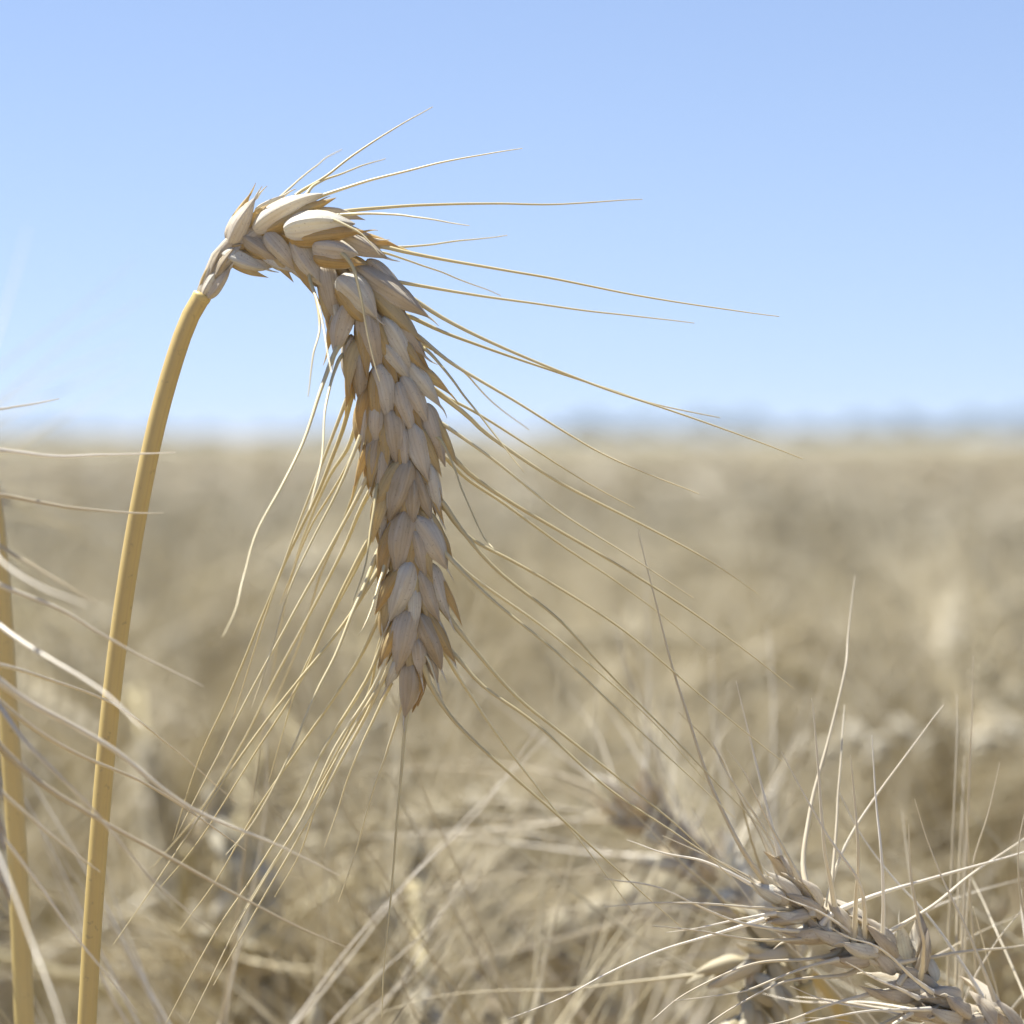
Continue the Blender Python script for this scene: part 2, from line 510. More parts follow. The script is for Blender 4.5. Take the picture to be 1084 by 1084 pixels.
def auto_awn(p, dirn, L, g, droop=.0, curl=.12, seg=9):
    side = nrm(np.cross(dirn, g.random(3) - .5))
    side2 = nrm(np.cross(dirn, side))
    c1, c2 = curl * (g.random() - .5), curl * (g.random() - .5)
    u = np.linspace(0, 1, 6)[:, None]
    pts = p + dirn * L * u + (side * c1 + side2 * c2) * L * u ** 2 + .004 * L / .06 * .5 * side * np.sin(u * 7 + g.random() * 6) * u
    pts = pts + np.array([0, 0, -1.0]) * droop * L * u ** 2
    return spline(pts, seg)


def awn_radius(n, r0=.00030, r1=.00007):
    u = np.linspace(0, 1, n)
    return r0 * (.50 * (1 - u) ** .8 + .58 * np.exp(-u * 9)) * 1.25 + r1


def build_stalk(label, stem, rachis, normal, n, g, traced=(), size=1., ang=.42, twist=(0, 0), auto=1.0, awn_len=(.05, .075),
                nu=14, nv=14, glume_parts=True, group='bearded wheat stalks standing out of the field', stem_r=(.0021, .00175),
                first=.0, sides=12, leaf=None, skip_near=True, droop=.03, florets=3, awn_r=.00030, placed=(), ear_mat=None, ragged=0.0, awn_mat=None, stem_mat=None, floret_mat=None):
    """one full wheat stalk. stem, rachis: world points (stem from ground up)."""
    base = np.array([stem[0][0], stem[0][1], 0.0])
    root = thing('wheat_stalk', base, label, 'wheat stalk', group)
    mb = MB()
    sp = spline(stem, 240)
    tube(mb, sp, np.linspace(stem_r[0], stem_r[1], 240), sides, g.random())
    # the small collar where the straw ends
    e = sp[-1]; td = nrm(sp[-1] - sp[-3])
    tube(mb, np.array([e - td * .0009, e - td * .0003, e + td * .0002, e + td * .0004]), np.array([1.0, 1.05, 1.03, .7]) * stem_r[1], sides, .2)
    link('stem', mb.mesh('stem', stem_mat or M_STEM, base), root)
    if leaf is not None:
        lm = MB()
        lp = spline(leaf[0], 24)
        uu = np.linspace(0, 1, 24)
        ribbon(lm, lp, leaf[1] * np.clip(np.minimum(uu * 6 + .3, 1.02 - uu) * 1.6, .06, 1), np.array([.25, -1, .15]), g.random())
        link('leaf', lm.mesh('leaf', M_LEAF, base), root)
    scales, P = ear_scales(rachis, normal, n, g, size, ang, twist, nu, nv, first, florets=florets, glume_sides=(-1,) if placed else (1, -1), ragged=ragged)
    rm = MB()
    rr = P[::4]
    tube(rm, rr, np.interp(np.linspace(0, 1, len(rr)), [0, .06, 1], [stem_r[1] * .62, .0012, .0007]), 8, .3)
    link('rachis', rm.mesh('rachis', M_HUSK, base), root)
    for (x0, y0), (x1, y1), w, dz, blunt, up in placed:           # chaff scales one can tell apart, on the near side of the ear
        a0, a1 = at(x0, y0, FOCUS - dz * .001 + .0006), at(x1, y1, FOCUS - dz * .001 - .0006)
        j = int(np.argmin([np.linalg.norm(s['pos'] - (a0 * .6 + a1 * .4)) for s in scales]))
        i = int(np.argmin(np.linalg.norm(P - (a0 * .5 + a1 * .5), axis=1)))
        w = w * (.84 + .16 * g.random())
        if 300 < y1 < 712:
            a1 = a1 + (a1 - a0) * (.06 + .12 * g.random())
        blunt = blunt * (.45 + .7 * g.random())
        off = (a0 * .4 + a1 * .6) - P[i]
        oo = nrm(np.array([0, -1.0, 0]) + 55 * np.array([off[0], 0, off[2]]) + np.array([0, 0, up]) + (.10 if .23 < up < .3 else .34) * (g.random(3) - .5))
        hm = MB()
        L = np.linalg.norm(a1 - a0)
        end, _ = husk(hm, a0, a1 - a0, oo, L, w / K * FOCUS * 1.04, w / K * FOCUS * .50, g, 34, 32, blunt=blunt, bow=.16 + .14 * g.random(),
             side=.12 * (g.random() - .5), keel=.16, ridge=1.32)
        ax = nrm(a1 - a0)
        if g.random() < .5:
            tube(hm, spline([end - ax * .0008, end + ax * .0008, end + nrm(ax + .4 * (g.random(3) - .5)) * .0022], 5), np.linspace(.00028, .00005, 5), 5, .8)
        scales[j]['glumes'].append(hm)
        ax = nrm(a1 - a0)
        for cq in () if y1 > 712 else ((1, -1) if w > 26 else (g.choice([1, -1]),) if w > 13 else ()):
            if (.18 < up < .3 or up > .5) and np.cross(ax, oo)[2] * cq > 0:
                continue   # the paler lemma showing from under its edge
            b0 = a0 + np.cross(ax, oo) * cq * w / K * FOCUS * .30 - oo * .0007 + ax * L * .06
            tip, _ = husk(scales[j]['florets'], b0, ax + np.cross(ax, oo) * cq * (.10 + .10 * g.random()), oo + .5 * cq * np.cross(ax, oo),
                          L * (.92 + .22 * g.random()), w / K * FOCUS * .72, w / K * FOCUS * .30, g, 24, 20, blunt=.1, bow=.12 + .1 * g.random(), kind=.5, ridge=1.9)
            if g.random() < .4:
                tube(scales[j]['florets'], spline([tip - ax * .0006, tip + ax * .001, tip + ax * .0022 + .0006 * (g.random(3) - .5)], 5),
                     np.linspace(.00022, .00004, 5), 5, .8)
    used = {}
    for tr in traced:                                            # awns followed from the photograph, hung on the nearest spikelet
        pts = np.array([at(x, y, d) for x, y, d in tr['p']])
        j = int(np.argmin([np.linalg.norm((s['pos'] - pts[0])) for s in scales]))
        if not placed:
            pts[0, 1] = scales[j]['pos'][1] - .0008
        to = scales[j]['pos'] - pts[0]                          # rooted inside the spikelet
        q0 = pts[0] - nrm(pts[1] - pts[0]) * .0032 + to * min(.5, .0016 / (np.linalg.norm(to) + 1e-9))
        pts = np.vstack([q0[None], pts])
        used.setdefault(j, []).append((pts, tr.get('r', 1.0)))
    for k, s in enumerate(scales):
        fm = s['florets']
        if not glume_parts:
            for gm in s['glumes']:
                v, f, a = gm.arrays(); fm.add(v, f, a)
        sk = link('spikelet', fm.mesh('spikelet', floret_mat or M_LEMMA if glume_parts else ear_mat or M_HUSK, base), root)
        if glume_parts:
            for gm in s['glumes']:
                link('glume', gm.mesh('glume', M_HUSK, base), sk)
        for pts, r in used.get(k, []):
            am = MB()
            m = 34
            pp = spline(pts, m)
            L = np.linalg.norm(pp[-1] - pp[0])
            w = np.cumsum(g.normal(0, 1, (m, 3)), 0)
            w -= np.linspace(0, 1, m)[:, None] * w[-1]
            w[1:-1] = (w[:-2] + w[1:-1] + w[2:]) / 3
            w[1:-1] = (w[:-2] + w[1:-1] + w[2:]) / 3
            pp = pp + w * .00005
            tube(am, pp, awn_radius(m, awn_r * r * 1.05, .00007), 6, g.random())
            link('awn', am.mesh('awn', awn_mat or M_AWN, base), sk)
        for p, dr, q in s['awns']:
            if placed and (dr[0] > 0 or s['t'] < .4 or k == n - 1):
                continue
            if q == 0 and g.random() < .6 or g.random() > auto:
                continue
            if used and any(np.linalg.norm(u[0][0] - p) < .004 for u in used.get(k, [])):
                continue
            am = MB()
            L = awn_len[0] + (awn_len[1] - awn_len[0]) * g.random()
            pp = auto_awn(p, dr, L * (.5 if q == 0 else 1), g, droop=droop, seg=20)
            tube(am, pp, awn_radius(20, awn_r, .00006), 6, g.random())
            link('awn', am.mesh('awn', awn_mat or M_AWN, base), sk)
    return root


def down(px, py, d, lean=(0, 0), n=16):
    """stem points from the ground up to the lowest traced point"""
    p = at(px, py, d)
    return [np.array([p[0] + lean[0] * (1 - u), p[1] + lean[1] * (1 - u), p[2] * u]) for u in 1 - (1 - np.linspace(0, 1, n, endpoint=False)) ** 2]


def px(pts, d=FOCUS, d2=None):
    d2 = d if d2 is None else d2
    n = len(pts)
    return [at(x, y, d + (d2 - d) * i / max(1, n - 1)) for i, (x, y) in enumerate(pts)]


def tr(pts, d0=FOCUS, d1=None, r=1.0):
    d1 = d0 if d1 is None else d1
    n = len(pts)
    return dict(p=[(x, y, d0 + (d1 - d0) * (i / (n - 1))) for i, (x, y) in enumerate(pts)], r=r)


F = FOCUS
hero_awns = [
    tr([(312, 208), (340, 190), (372, 165), (410, 140), (458, 113)], F, F + .012, 1.1),
    tr([(332, 211), (370, 197), (410, 185), (460, 172), (510, 163), (553, 157)], F, F - .004, 1.2),
    tr([(358, 226), (400, 221), (460, 217), (530, 216), (600, 217), (680, 211)], F + .001, F + .010, 1.2),
    tr([(368, 226), (410, 226), (450, 230), (497, 239)], F - .003, F - .012),
    tr([(296, 208), (320, 187), (345, 168), (362, 158)], F + .003, F + .035, .8),
    tr([(335, 194), (375, 180), (408, 168)], F + .002, F + .02, .8),
    tr([(343, 229), (362, 235), (385, 250), (402, 270)], F - .005, F - .010, 1.35),
    tr([(361, 267), (373, 282), (381, 310), (388, 345), (395, 375), (402, 404)], F - .006, F - .014, 1.5),
    tr([(328, 294), (335, 315), (338, 345), (331, 375), (326, 420)], F - .004, F - .022, 1.2),
    tr([(328, 294), (337, 325), (345, 362), (351, 395)], F - .004, F - .026, 1.0),
    tr([(398, 260), (430, 267), (500, 281), (580, 295), (660, 311), (740, 325), (825, 335)], F, F - .004, 1.2),
    tr([(400, 268), (440, 279), (490, 297), (530, 313)], F + .003, F + .02, .7),
    tr([(412, 297), (470, 307), (540, 317), (620, 328), (735, 342)], F + .001, F + .012, 1.1),
    tr([(425, 310), (470, 338), (540, 372), (620, 404), (700, 432), (780, 460), (850, 486)], F - .001, F, 1.3),
    tr([(432, 334), (480, 355), (560, 383), (640, 410), (700, 430), (762, 442)], F + .002, F + .014, 1.1),
    tr([(404, 262), (430, 262), (480, 256), (537, 249)], F + .002, F + .016, .9),
    tr([(445, 358), (480, 385), (540, 422), (600, 460), (660, 492), (740, 523)], F, F - .003, 1.2),
    tr([(450, 370), (475, 400), (510, 445), (535, 476), (555, 500)], F - .002, F - .012, 1.0),
    tr([(447, 365), (490, 395), (520, 425), (560, 455)], F + .004, F + .03, .8),
    tr([(459, 412), (492, 439), (519, 464), (590, 511), (672, 552), (740, 588), (803, 629)], F, F + .006, 1.5),
    tr([(460, 415), (500, 435), (560, 473), (620, 511), (672, 538)], F + .002, F + .006, 1.0),
    tr([(462, 445), (519, 484), (590, 541), (660, 585), (734, 633)], F, F + .002, 1.1),
    tr([(465, 468), (494, 499), (534, 527), (590, 561), (700, 627), (780, 682), (840, 729)], F - .001, F + .004, 1.4),
    tr([(466, 480), (494, 507), (540, 538), (590, 575), (660, 622), (747, 688)], F + .003, F + .014, 1.0),
    tr([(468, 535), (494, 567), (544, 595), (590, 622), (660, 668), (740, 735), (828, 806)], F, F + .003, 1.1),
    tr([(463, 525), (489, 562), (527, 605), (590, 655), (640, 708), (700, 768), (760, 830), (819, 889)], F - .001, F - .006, 1.3),
    tr([(466, 580), (494, 607), (530, 632), (569, 659), (620, 700), (690, 762), (750, 830)], F + .001, F + .008, 1.1),
    tr([(468, 582), (490, 605), (527, 640), (590, 692), (650, 748), (720, 812), (778, 866)], F - .002, F - .010, 1.3),
    tr([(462, 638), (494, 677), (544, 734), (592, 774), (659, 827), (720, 876), (775, 930)], F - .001, F + .002, 1.5),
    tr([(466, 676), (490, 704), (514, 729), (566, 767), (642, 834), (720, 887), (800, 936)], F, F - .004, 1.2),
    tr([(470, 690), (484, 714), (519, 767), (566, 830), (625, 905), (672, 968)], F + .002, F + .010, 1.0),
    tr([(450, 705), (456, 724), (483, 764), (546, 824), (612, 883), (668, 934), (722, 982)], F - .003, F, 1.4),
    tr([(470, 470), (490, 520), (510, 565), (526, 585)], F - .004, F - .016, .8),
    tr([(455, 700), (462, 720), (470, 745)], F - .004, F - .007, .9),
    # hanging from the tip
    tr([(434, 740), (431, 760), (427, 800), (420, 883), (411, 973), (404, 1078)], F - .001, F - .004, 1.1),
    tr([(430, 735), (425, 756), (410, 800), (393, 847), (376, 903), (358, 955)], F - .001, F + .006, 1.0),
    # left side
    tr([(358, 368), (340, 412), (322, 465), (299, 513), (272, 563), (258, 610), (250, 645), (236, 674)], F - .003, F - .045, 1.3),
    tr([(357, 385), (345, 430), (341, 487), (327, 540)], F - .004, F - .03, 1.0),
    tr([(378, 400), (365, 449), (352, 484), (338, 522), (322, 555), (303, 595), (280, 650), (244, 735), (212, 803), (183, 890)], F + .001, F + .012, 1.4),
    tr([(384, 425), (370, 469), (347, 505), (322, 564), (305, 622), (297, 660), (288, 720)], F + .004, F + .06, 1.4),
    tr([(388, 450), (362, 504), (330, 555), (312, 600), (296, 640)], F + .002, F + .02, 1.1),
    tr([(398, 487), (380, 524), (347, 586), (322, 630), (302, 666), (268, 728), (232, 800), (184, 891)], F, F - .004, 1.3),
    tr([(400, 505), (382, 540), (366, 577), (333, 641), (291, 719), (255, 790), (212, 858), (160, 920)], F + .003, F + .035, 1.2),
    tr([(396, 562), (366, 619), (338, 680), (319, 721), (269, 799), (225, 868), (199, 905), (169, 940)], F, F + .004, 1.1),
    tr([(403, 598), (372, 649), (340, 692), (316, 721), (262, 790), (199, 883), (155, 950), (120, 1000)], F - .001, F - .010, 1.2),
    tr([(402, 580), (385, 620), (372, 649), (355, 691), (333, 735), (308, 796), (270, 868), (239, 905)], F + .001, F - .018, 1.5),
    tr([(405, 640), (399, 658), (380, 697), (344, 752), (313, 796), (270, 860), (230, 930), (190, 985)], F, F + .006, 1.2),
    tr([(411, 660), (395, 705), (377, 738), (341, 796), (315, 850), (266, 930), (226, 990), (176, 1083)], F - .001, F, 1.2),
    tr([(414, 685), (394, 730), (352, 796), (320, 865), (280, 930), (245, 990), (200, 1083)], F - .002, F - .005, 1.1),
    tr([(414, 700), (391, 749), (363, 799), (332, 857), (286, 937), (226, 1043)], F - .002, F + .004, 1.2),
    tr([(408, 668), (400, 690), (392, 730), (360, 790), (310, 880)], F + .003, F + .016, .9),
    tr([(398, 520), (392, 560), (386, 600), (372, 640)], F - .003, F - .014, 1.1),
    tr([(404, 610), (396, 640), (380, 672)], F - .004, F - .012, 1.2),
    tr([(388, 470), (380, 510), (362, 560), (340, 610), (318, 680), (270, 790)], F + .005, F + .05, 1.1),
]
hero_scales = [
    # base, tip, width, how far towards the lens (mm), bluntness, how far it faces up
    ((212, 316), (228, 278), 13, .4, .3, .2), ((218, 300), (240, 252), 13, 0.7, .2, .2), ((226, 296), (246, 262), 14, 1.5, .3, 0), ((214, 314), (233, 281), 15, 1.0, .4, 0), ((221, 316), (244, 282), 13, 1.6, .4, 0),
    ((243, 258), (269, 208), 24, 1.2, .1, .4), ((224, 302), (250, 262), 15, .6, .2, 0), ((230, 288), (262, 252), 17, .9, .3, .2), ((252, 262), (300, 232), 20, .4, .2, .4), ((241, 248), (272, 206), 9, -.2, .1, .6),
    ((268, 242), (338, 199), 30, 2.2, .35, .25), ((270, 226), (300, 204), 11, -.4, .2, .9), ((300, 222), (333, 203), 14, -.8, .2, .9),
    ((301, 243), (374, 229), 32, 4.6, .35, .27), ((330, 224), (387, 227), 16, .2, .1, .8), ((345, 240), (400, 246), 15, .4, .1, .8),
    ((331, 262), (379, 265), 29, 4.9, .7, .24), ((352, 248), (412, 268), 26, 1.8, .3, .3),
    ((359, 293), (394, 328), 31, 4.4, .55, .2), ((376, 282), (441, 329), 30, 2.4, .2, .22), ((388, 276), (430, 312), 22, .8, .2, .2),
    ((235, 268), (281, 285), 20, 1.4, .7, -.2), ((257, 252), (297, 274), 17, 1.8, .5, .1), ((248, 276), (290, 283), 16, .6, .6, -.3),
    ((282, 247), (314, 287), 23, 2.4, .5, 0), ((278, 270), (316, 294), 13, 1.4, .1, -.3), ((311, 253), (337, 302), 25, 2.8, .4, 0),
    ((300, 275), (332, 303), 14, 1.4, .2, -.2), ((325, 262), (340, 300), 17, 1.8, .4, 0),
    ((342, 279), (355, 334), 24, 2.4, .35, 0), ((352, 300), (358, 350), 18, 1.4, .3, 0),
    ((370, 316), (356, 372), 25, 2.6, .35, 0), ((387, 328), (401, 385), 31, 3.2, .45, 0), ((401, 322), (450, 366), 23, 2.2, .2, .1),
    ((406, 336), (437, 384), 21, 3.0, .3, 0), ((406, 358), (430, 402), 19, 2.8, .3, 0), ((372, 356), (367, 402), 18, 1.8, .3, 0),
    ((382, 370), (379, 424), 20, 2.4, .3, 0), ((402, 385), (413, 437), 27, 3.0, .4, 0), ((426, 378), (463, 420), 21, 2.0, .25, 0),
    ((426, 398), (453, 442), 21, 2.6, .3, 0), ((421, 405), (437, 454), 19, 3.0, .3, 0), ((391, 415), (382, 466), 18, 1.8, .3, 0),
    ((398, 420), (396, 468), 20, 2.4, .3, 0), ((413, 432), (418, 486), 27, 3.0, .45, 0), ((449, 428), (472, 484), 20, 1.8, .25, 0),
    ((435, 448), (453, 502), 23, 2.8, .35, 0), ((401, 458), (391, 503), 17, 1.8, .3, 0), ((425, 450), (432, 496), 15, 3.0, .2, 0),
    ((408, 470), (402, 520), 19, 1.8, .3, 0), ((434, 487), (412, 547), 30, 2.8, .55, 0), ((438, 495), (456, 542), 19, 2.4, .3, 0),
    ((451, 487), (467, 544), 20, 1.8, .3, 0), ((437, 508), (437, 554), 15, 3.1, .25, 0), ((406, 520), (402, 566), 15, 1.4, .3, 0),
    ((430, 541), (418, 600), 27, 2.8, .5, 0), ((441, 546), (468, 595), 27, 2.6, .4, 0), ((438, 561), (452, 607), 17, 3.0, .25, 0),
    ((452, 545), (470, 590), 17, 1.6, .3, 0), ((410, 560), (404, 606), 15, 1.4, .3, 0),
    ((437, 595), (415, 653), 29, 2.8, .5, 0), ((442, 602), (463, 653), 22, 2.6, .4, 0), ((454, 597), (473, 650), 17, 1.8, .3, 0),
    ((440, 622), (439, 667), 13, 3.1, .2, 0), ((411, 610), (406, 655), 15, 1.4, .3, 0),
    ((436, 645), (419, 705), 27, 2.8, .5, 0), ((445, 650), (467, 704), 25, 2.6, .4, 0), ((441, 676), (449, 718), 15, 3.1, .2, 0),
    ((424, 690), (408, 728), 17, 1.6, .25, 0), ((452, 690), (463, 724), 13, 1.6, .2, 0), ((456, 648), (474, 690), 15, 1.6, .2, 0),
    ((436, 700), (432, 762), 26, 2.2, .03, 0),
]
hero = build_stalk(
    'sharp golden wheat stalk with nodding bearded ear against the blue sky',
    down(92, 1084, F, (-.004, .004)) + px([(92, 1084), (100, 950), (112, 800), (125, 680), (145, 550), (168, 440), (195, 350), (214, 313)], F),
    px([(215, 312), (223, 288), (236, 264), (262, 247), (295, 243), (330, 254), (362, 285), (386, 335), (402, 395), (416, 465), (427, 540), (433, 620), (437, 706)], F),
    (0.12, -1, 0.05), 22, np.random.default_rng(11), hero_awns, size=.90, ang=.36, twist=(.15, -.2), auto=.62, awn_len=(.045, .07),
    nu=22, nv=20, group=None, stem_r=(.0019, .0016), first=.10, sides=20, placed=hero_scales)

# ------------------------------------------------------------------ the neighbours one can tell apart
NG = 'bearded wheat stalks crowding round the sharp ear'
f2 = .495
build_stalk(
    'out of focus yellow straw rising along the left edge, its ear out of sight',
    down(26, 1084, .60, (.0, .01)) + px([(26, 1084), (18, 900), (8, 740), (0, 610), (-14, 500), (-45, 410), (-80, 375)], .60),
    px([(-82, 374), (-125, 370), (-170, 420), (-200, 520), (-215, 640), (-220, 760)], .60, .62),
    (0, -1, .1), 20, np.random.default_rng(21), auto=.7, glume_parts=False, nu=10, nv=10, group=NG, stem_r=(.0021, .0019), florets=2)
left_awns = [
    tr([(-30, 700), (0, 722), (33, 744), (116, 790), (199, 853), (292, 893), (360, 927)], f2, f2 + .02, 2.60),
    tr([(-20, 770), (0, 790), (43, 827), (100, 863), (149, 890), (232, 936), (305, 976), (370, 1004)], f2, f2 + .03, 2.08),
    tr([(-15, 820), (10, 847), (66, 893), (106, 923)], f2, f2 + .02, 1.82),
    tr([(-30, 720), (20, 760), (80, 797), (149, 827), (199, 857), (260, 900)], f2, f2 + .06, 1.82),
    tr([(-10, 860), (0, 883), (27, 917), (80, 990), (146, 1073)], f2, f2 + .02, 1.56),
    tr([(-50, 800), (-22, 860), (2, 917), (30, 990), (52, 1045), (70, 1100)], f2 - .02, f2 - .06, 2.08),
    tr([(-40, 470), (0, 476), (56, 483), (110, 482), (186, 479)], f2 + .01, f2 + .03, 1.95),
    tr([(-40, 515), (0, 523), (76, 536), (120, 541), (173, 543)], f2 + .01, f2 + .03, 1.95),
    tr([(-30, 555), (0, 578), (50, 606), (108, 641)], f2, f2 - .01, 1.69),
    tr([(-30, 600), (0, 619), (66, 646), (126, 681), (216, 727)], f2, f2 + .015, 1.95),
    tr([(-30, 635), (0, 662), (50, 695), (110, 732), (150, 770)], f2, f2 - .03, 1.95),
    tr([(-50, 440), (0, 433), (63, 422)], f2 + .01, f2 + .03, 1.43),
    tr([(-30, 570), (0, 592), (40, 620), (93, 641)], f2 - .02, f2 - .06, 1.56),
    tr([(-20, 745), (30, 790), (90, 850), (160, 930), (230, 990)], f2 - .01, f2 + .01, 1.43),
    tr([(-30, 690), (40, 715), (120, 745), (180, 790), (250, 850)], f2 + .01, f2 + .09, 1.56),
]
build_stalk(
    'pale wheat ear hanging at the left edge, its beard crossing the golden straw',
    down(-190, 1084, .50, (-.01, -.01)) + px([(-190, 1084), (-186, 800), (-180, 560), (-165, 420), (-140, 340)], .50),
    px([(-146, 338), (-118, 340), (-100, 400), (-88, 500), (-80, 600), (-68, 720), (-46, 860), (-34, 960)], .50, f2),
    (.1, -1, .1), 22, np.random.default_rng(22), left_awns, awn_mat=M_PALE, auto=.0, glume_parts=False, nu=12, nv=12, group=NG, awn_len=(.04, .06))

c0 = .560
right_awns = [
    tr([(813, 940), (785, 898), (757, 842), (739, 792), (711, 700), (695, 640), (675, 560)], c0 - .004, c0 - .008, 1.3),
    tr([(806, 944), (771, 923), (735, 909), (700, 902), (663, 889)], c0 - .004, c0 - .004, 1.3),
    tr([(858, 955), (850, 912), (859, 852), (877, 781), (893, 711), (897, 670), (905, 610)], c0, c0 + .03, 1.5),
    tr([(888, 970), (873, 898), (865, 806), (859, 739)], c0 - .004, c0 - .008, 1.6),
    tr([(921, 998), (909, 937), (870, 877), (827, 796)], c0 - .006, c0 - .012, 1.6),
    tr([(909, 1003), (909, 912), (906, 850), (900, 799)], c0 - .006, c0 - .010, 1.7),
    tr([(879, 966), (884, 898), (889, 813), (894, 746)], c0, c0 + .02, 1.2),
    tr([(941, 1016), (935, 927), (929, 850), (923, 778)], c0 - .006, c0 - .002, 1.3),
    tr([(982, 1045), (978, 1000), (973, 976), (964, 927), (962, 873)], c0 - .006, c0 - .015, 1.7),
    tr([(888, 966), (948, 941), (1019, 921), (1084, 902), (1150, 880)], c0, c0 + .02, 1.4),
    tr([(875, 962), (891, 905), (927, 845), (999, 746)], c0 + .004, c0 + .012, 1.1),
    tr([(945, 1028), (1019, 1008), (1084, 1001), (1140, 990)], c0 - .004, c0 + .03, 1.3),
    tr([(925, 1000), (983, 962), (1030, 925), (1084, 888), (1130, 860)], c0, c0 + .03, 1.3),
    tr([(930, 1000), (960, 975), (1010, 950), (1084, 930)], c0 + .006, c0 + .06, 1.3),
    tr([(960, 1030), (1010, 1000), (1084, 965)], c0 + .004, c0 + .05, 1.2),
    tr([(830, 965), (780, 960), (720, 955), (640, 960)], c0 - .004, c0 - .03, 1.1),
    tr([(850, 990), (780, 975), (700, 940), (640, 930)], c0 - .006, c0 - .03, 1.1),
    tr([(860, 1000), (800, 995), (740, 985), (690, 980)], c0 - .006, c0 - .02, 1.1),
    tr([(880, 1020), (800, 1020), (730, 1050), (690, 1080)], c0 - .006, c0 - .02, 1.2),
    tr([(900, 1040), (830, 1040), (770, 1070), (730, 1100)], c0 - .006, c0 - .02, 1.2),
]
build_stalk(
    'grey weathered wheat ear leaning up to the left from the bottom right corner',
    down(1300, 1500, .585, (.02, .01)) + px([(1300, 1500), (1270, 1350), (1215, 1240), (1165, 1185)], .585, .575),
    px([(1163, 1183), (1110, 1135), (1050, 1090), (985, 1048), (920, 1002), (862, 968), (826, 948)], .573, c0),
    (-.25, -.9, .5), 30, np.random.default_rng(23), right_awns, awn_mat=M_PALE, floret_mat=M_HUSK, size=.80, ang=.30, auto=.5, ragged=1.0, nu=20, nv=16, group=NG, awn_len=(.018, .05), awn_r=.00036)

build_stalk(
    'blurred bluish grey wheat ear leaning left behind the corner ear',
    down(960, 1300, .73, (.02, .01)) + px([(960, 1300), (930, 1160), (890, 1070), (850, 1015)], .73, .72),
    px([(848, 1013), (810, 975), (770, 940), (725, 905), (685, 868), (652, 845)], .72, .715),
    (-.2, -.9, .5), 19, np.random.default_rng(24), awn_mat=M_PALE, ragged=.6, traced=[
        tr([(655, 848), (640, 800), (628, 770), (600, 735)], .715, .73, 1.4),
        tr([(690, 870), (688, 830), (665, 785), (642, 745)], .715, .73, 2.6),
        tr([(715, 890), (712, 840), (716, 780), (720, 705)], .715, .73, 1.6),
        tr([(730, 900), (745, 850), (760, 790), (775, 720)], .715, .735, 1.5),
        tr([(700, 880), (698, 800), (700, 740)], .715, .72, 1.6),
        tr([(770, 930), (800, 860), (855, 770)], .72, .745, 1.7),
        tr([(760, 925), (790, 870), (835, 820)], .72, .745, 1.6),
        tr([(690, 880), (600, 835), (500, 815), (380, 812)], .715, .73, 1.4),
        tr([(690, 875), (620, 830), (540, 810), (470, 805)], .715, .745, 1.6),
        tr([(665, 850), (600, 870), (500, 880), (370, 885)], .715, .73, 1.2),
        tr([(720, 910), (640, 905), (560, 895), (440, 880)], .715, .745, 1.2),
    ], auto=.4, size=.85, ear_mat=M_HUSK, glume_parts=False, nu=10, nv=10, group=NG, awn_len=(.05, .07))

build_stalk(
    'brownish blurred wheat ear hanging to the right of the golden straw',
    down(180, 1300, .86, (.0, .01)) + px([(180, 1300), (185, 1100), (190, 980), (200, 900)], .86, .84),
    px([(201, 898), (208, 870), (228, 862), (246, 890), (262, 940), (276, 990), (287, 1045), (292, 1100)], .84, .82),
    (.2, -.9, .1), 18, np.random.default_rng(25), stem_mat=M_STRAW, awn_mat=M_BEARD, size=1.1, auto=.7, ragged=.5, ear_mat=M_EAR, glume_parts=False, nu=10, nv=10, group=NG)
build_stalk(
    'blurred straw coloured ear below the tip of the sharp ear',
    down(470, 1400, .93, (.0, .01)) + px([(490, 1400), (495, 1200), (490, 1050), (478, 960)], .93, .91),
    px([(477, 958), (468, 925), (448, 918), (432, 950), (420, 1000), (408, 1050), (395, 1110)], .91, .89),
    (.2, -.9, .1), 18, np.random.default_rng(26), stem_mat=M_STRAW, awn_mat=M_BEARD, size=1.1, auto=.7, ragged=.5, ear_mat=M_EAR, glume_parts=False, nu=10, nv=10, group=NG,
    leaf=([at(497, 1180, .79), at(520, 1060, .915), at(498, 985, .91), at(505, 920, .91), at(512, 850, .91)], .0020))
build_stalk(
    'golden wheat ear hanging just beneath the grey corner ear',
    down(900, 1500, .62, (.0, .01)) + px([(890, 1500), (880, 1250), (868, 1110), (850, 1040)], .62, .61),
    px([(849, 1038), (838, 1010), (815, 1000), (798, 1030), (788, 1075), (778, 1130), (770, 1190)], .61, .60),
    (.2, -.9, .1), 18, np.random.default_rng(27), size=.85, stem_mat=M_STRAW, awn_mat=M_BEARD, auto=.5, ragged=1.0, ear_mat=M_EAR, glume_parts=False, nu=12, nv=12, group=NG)
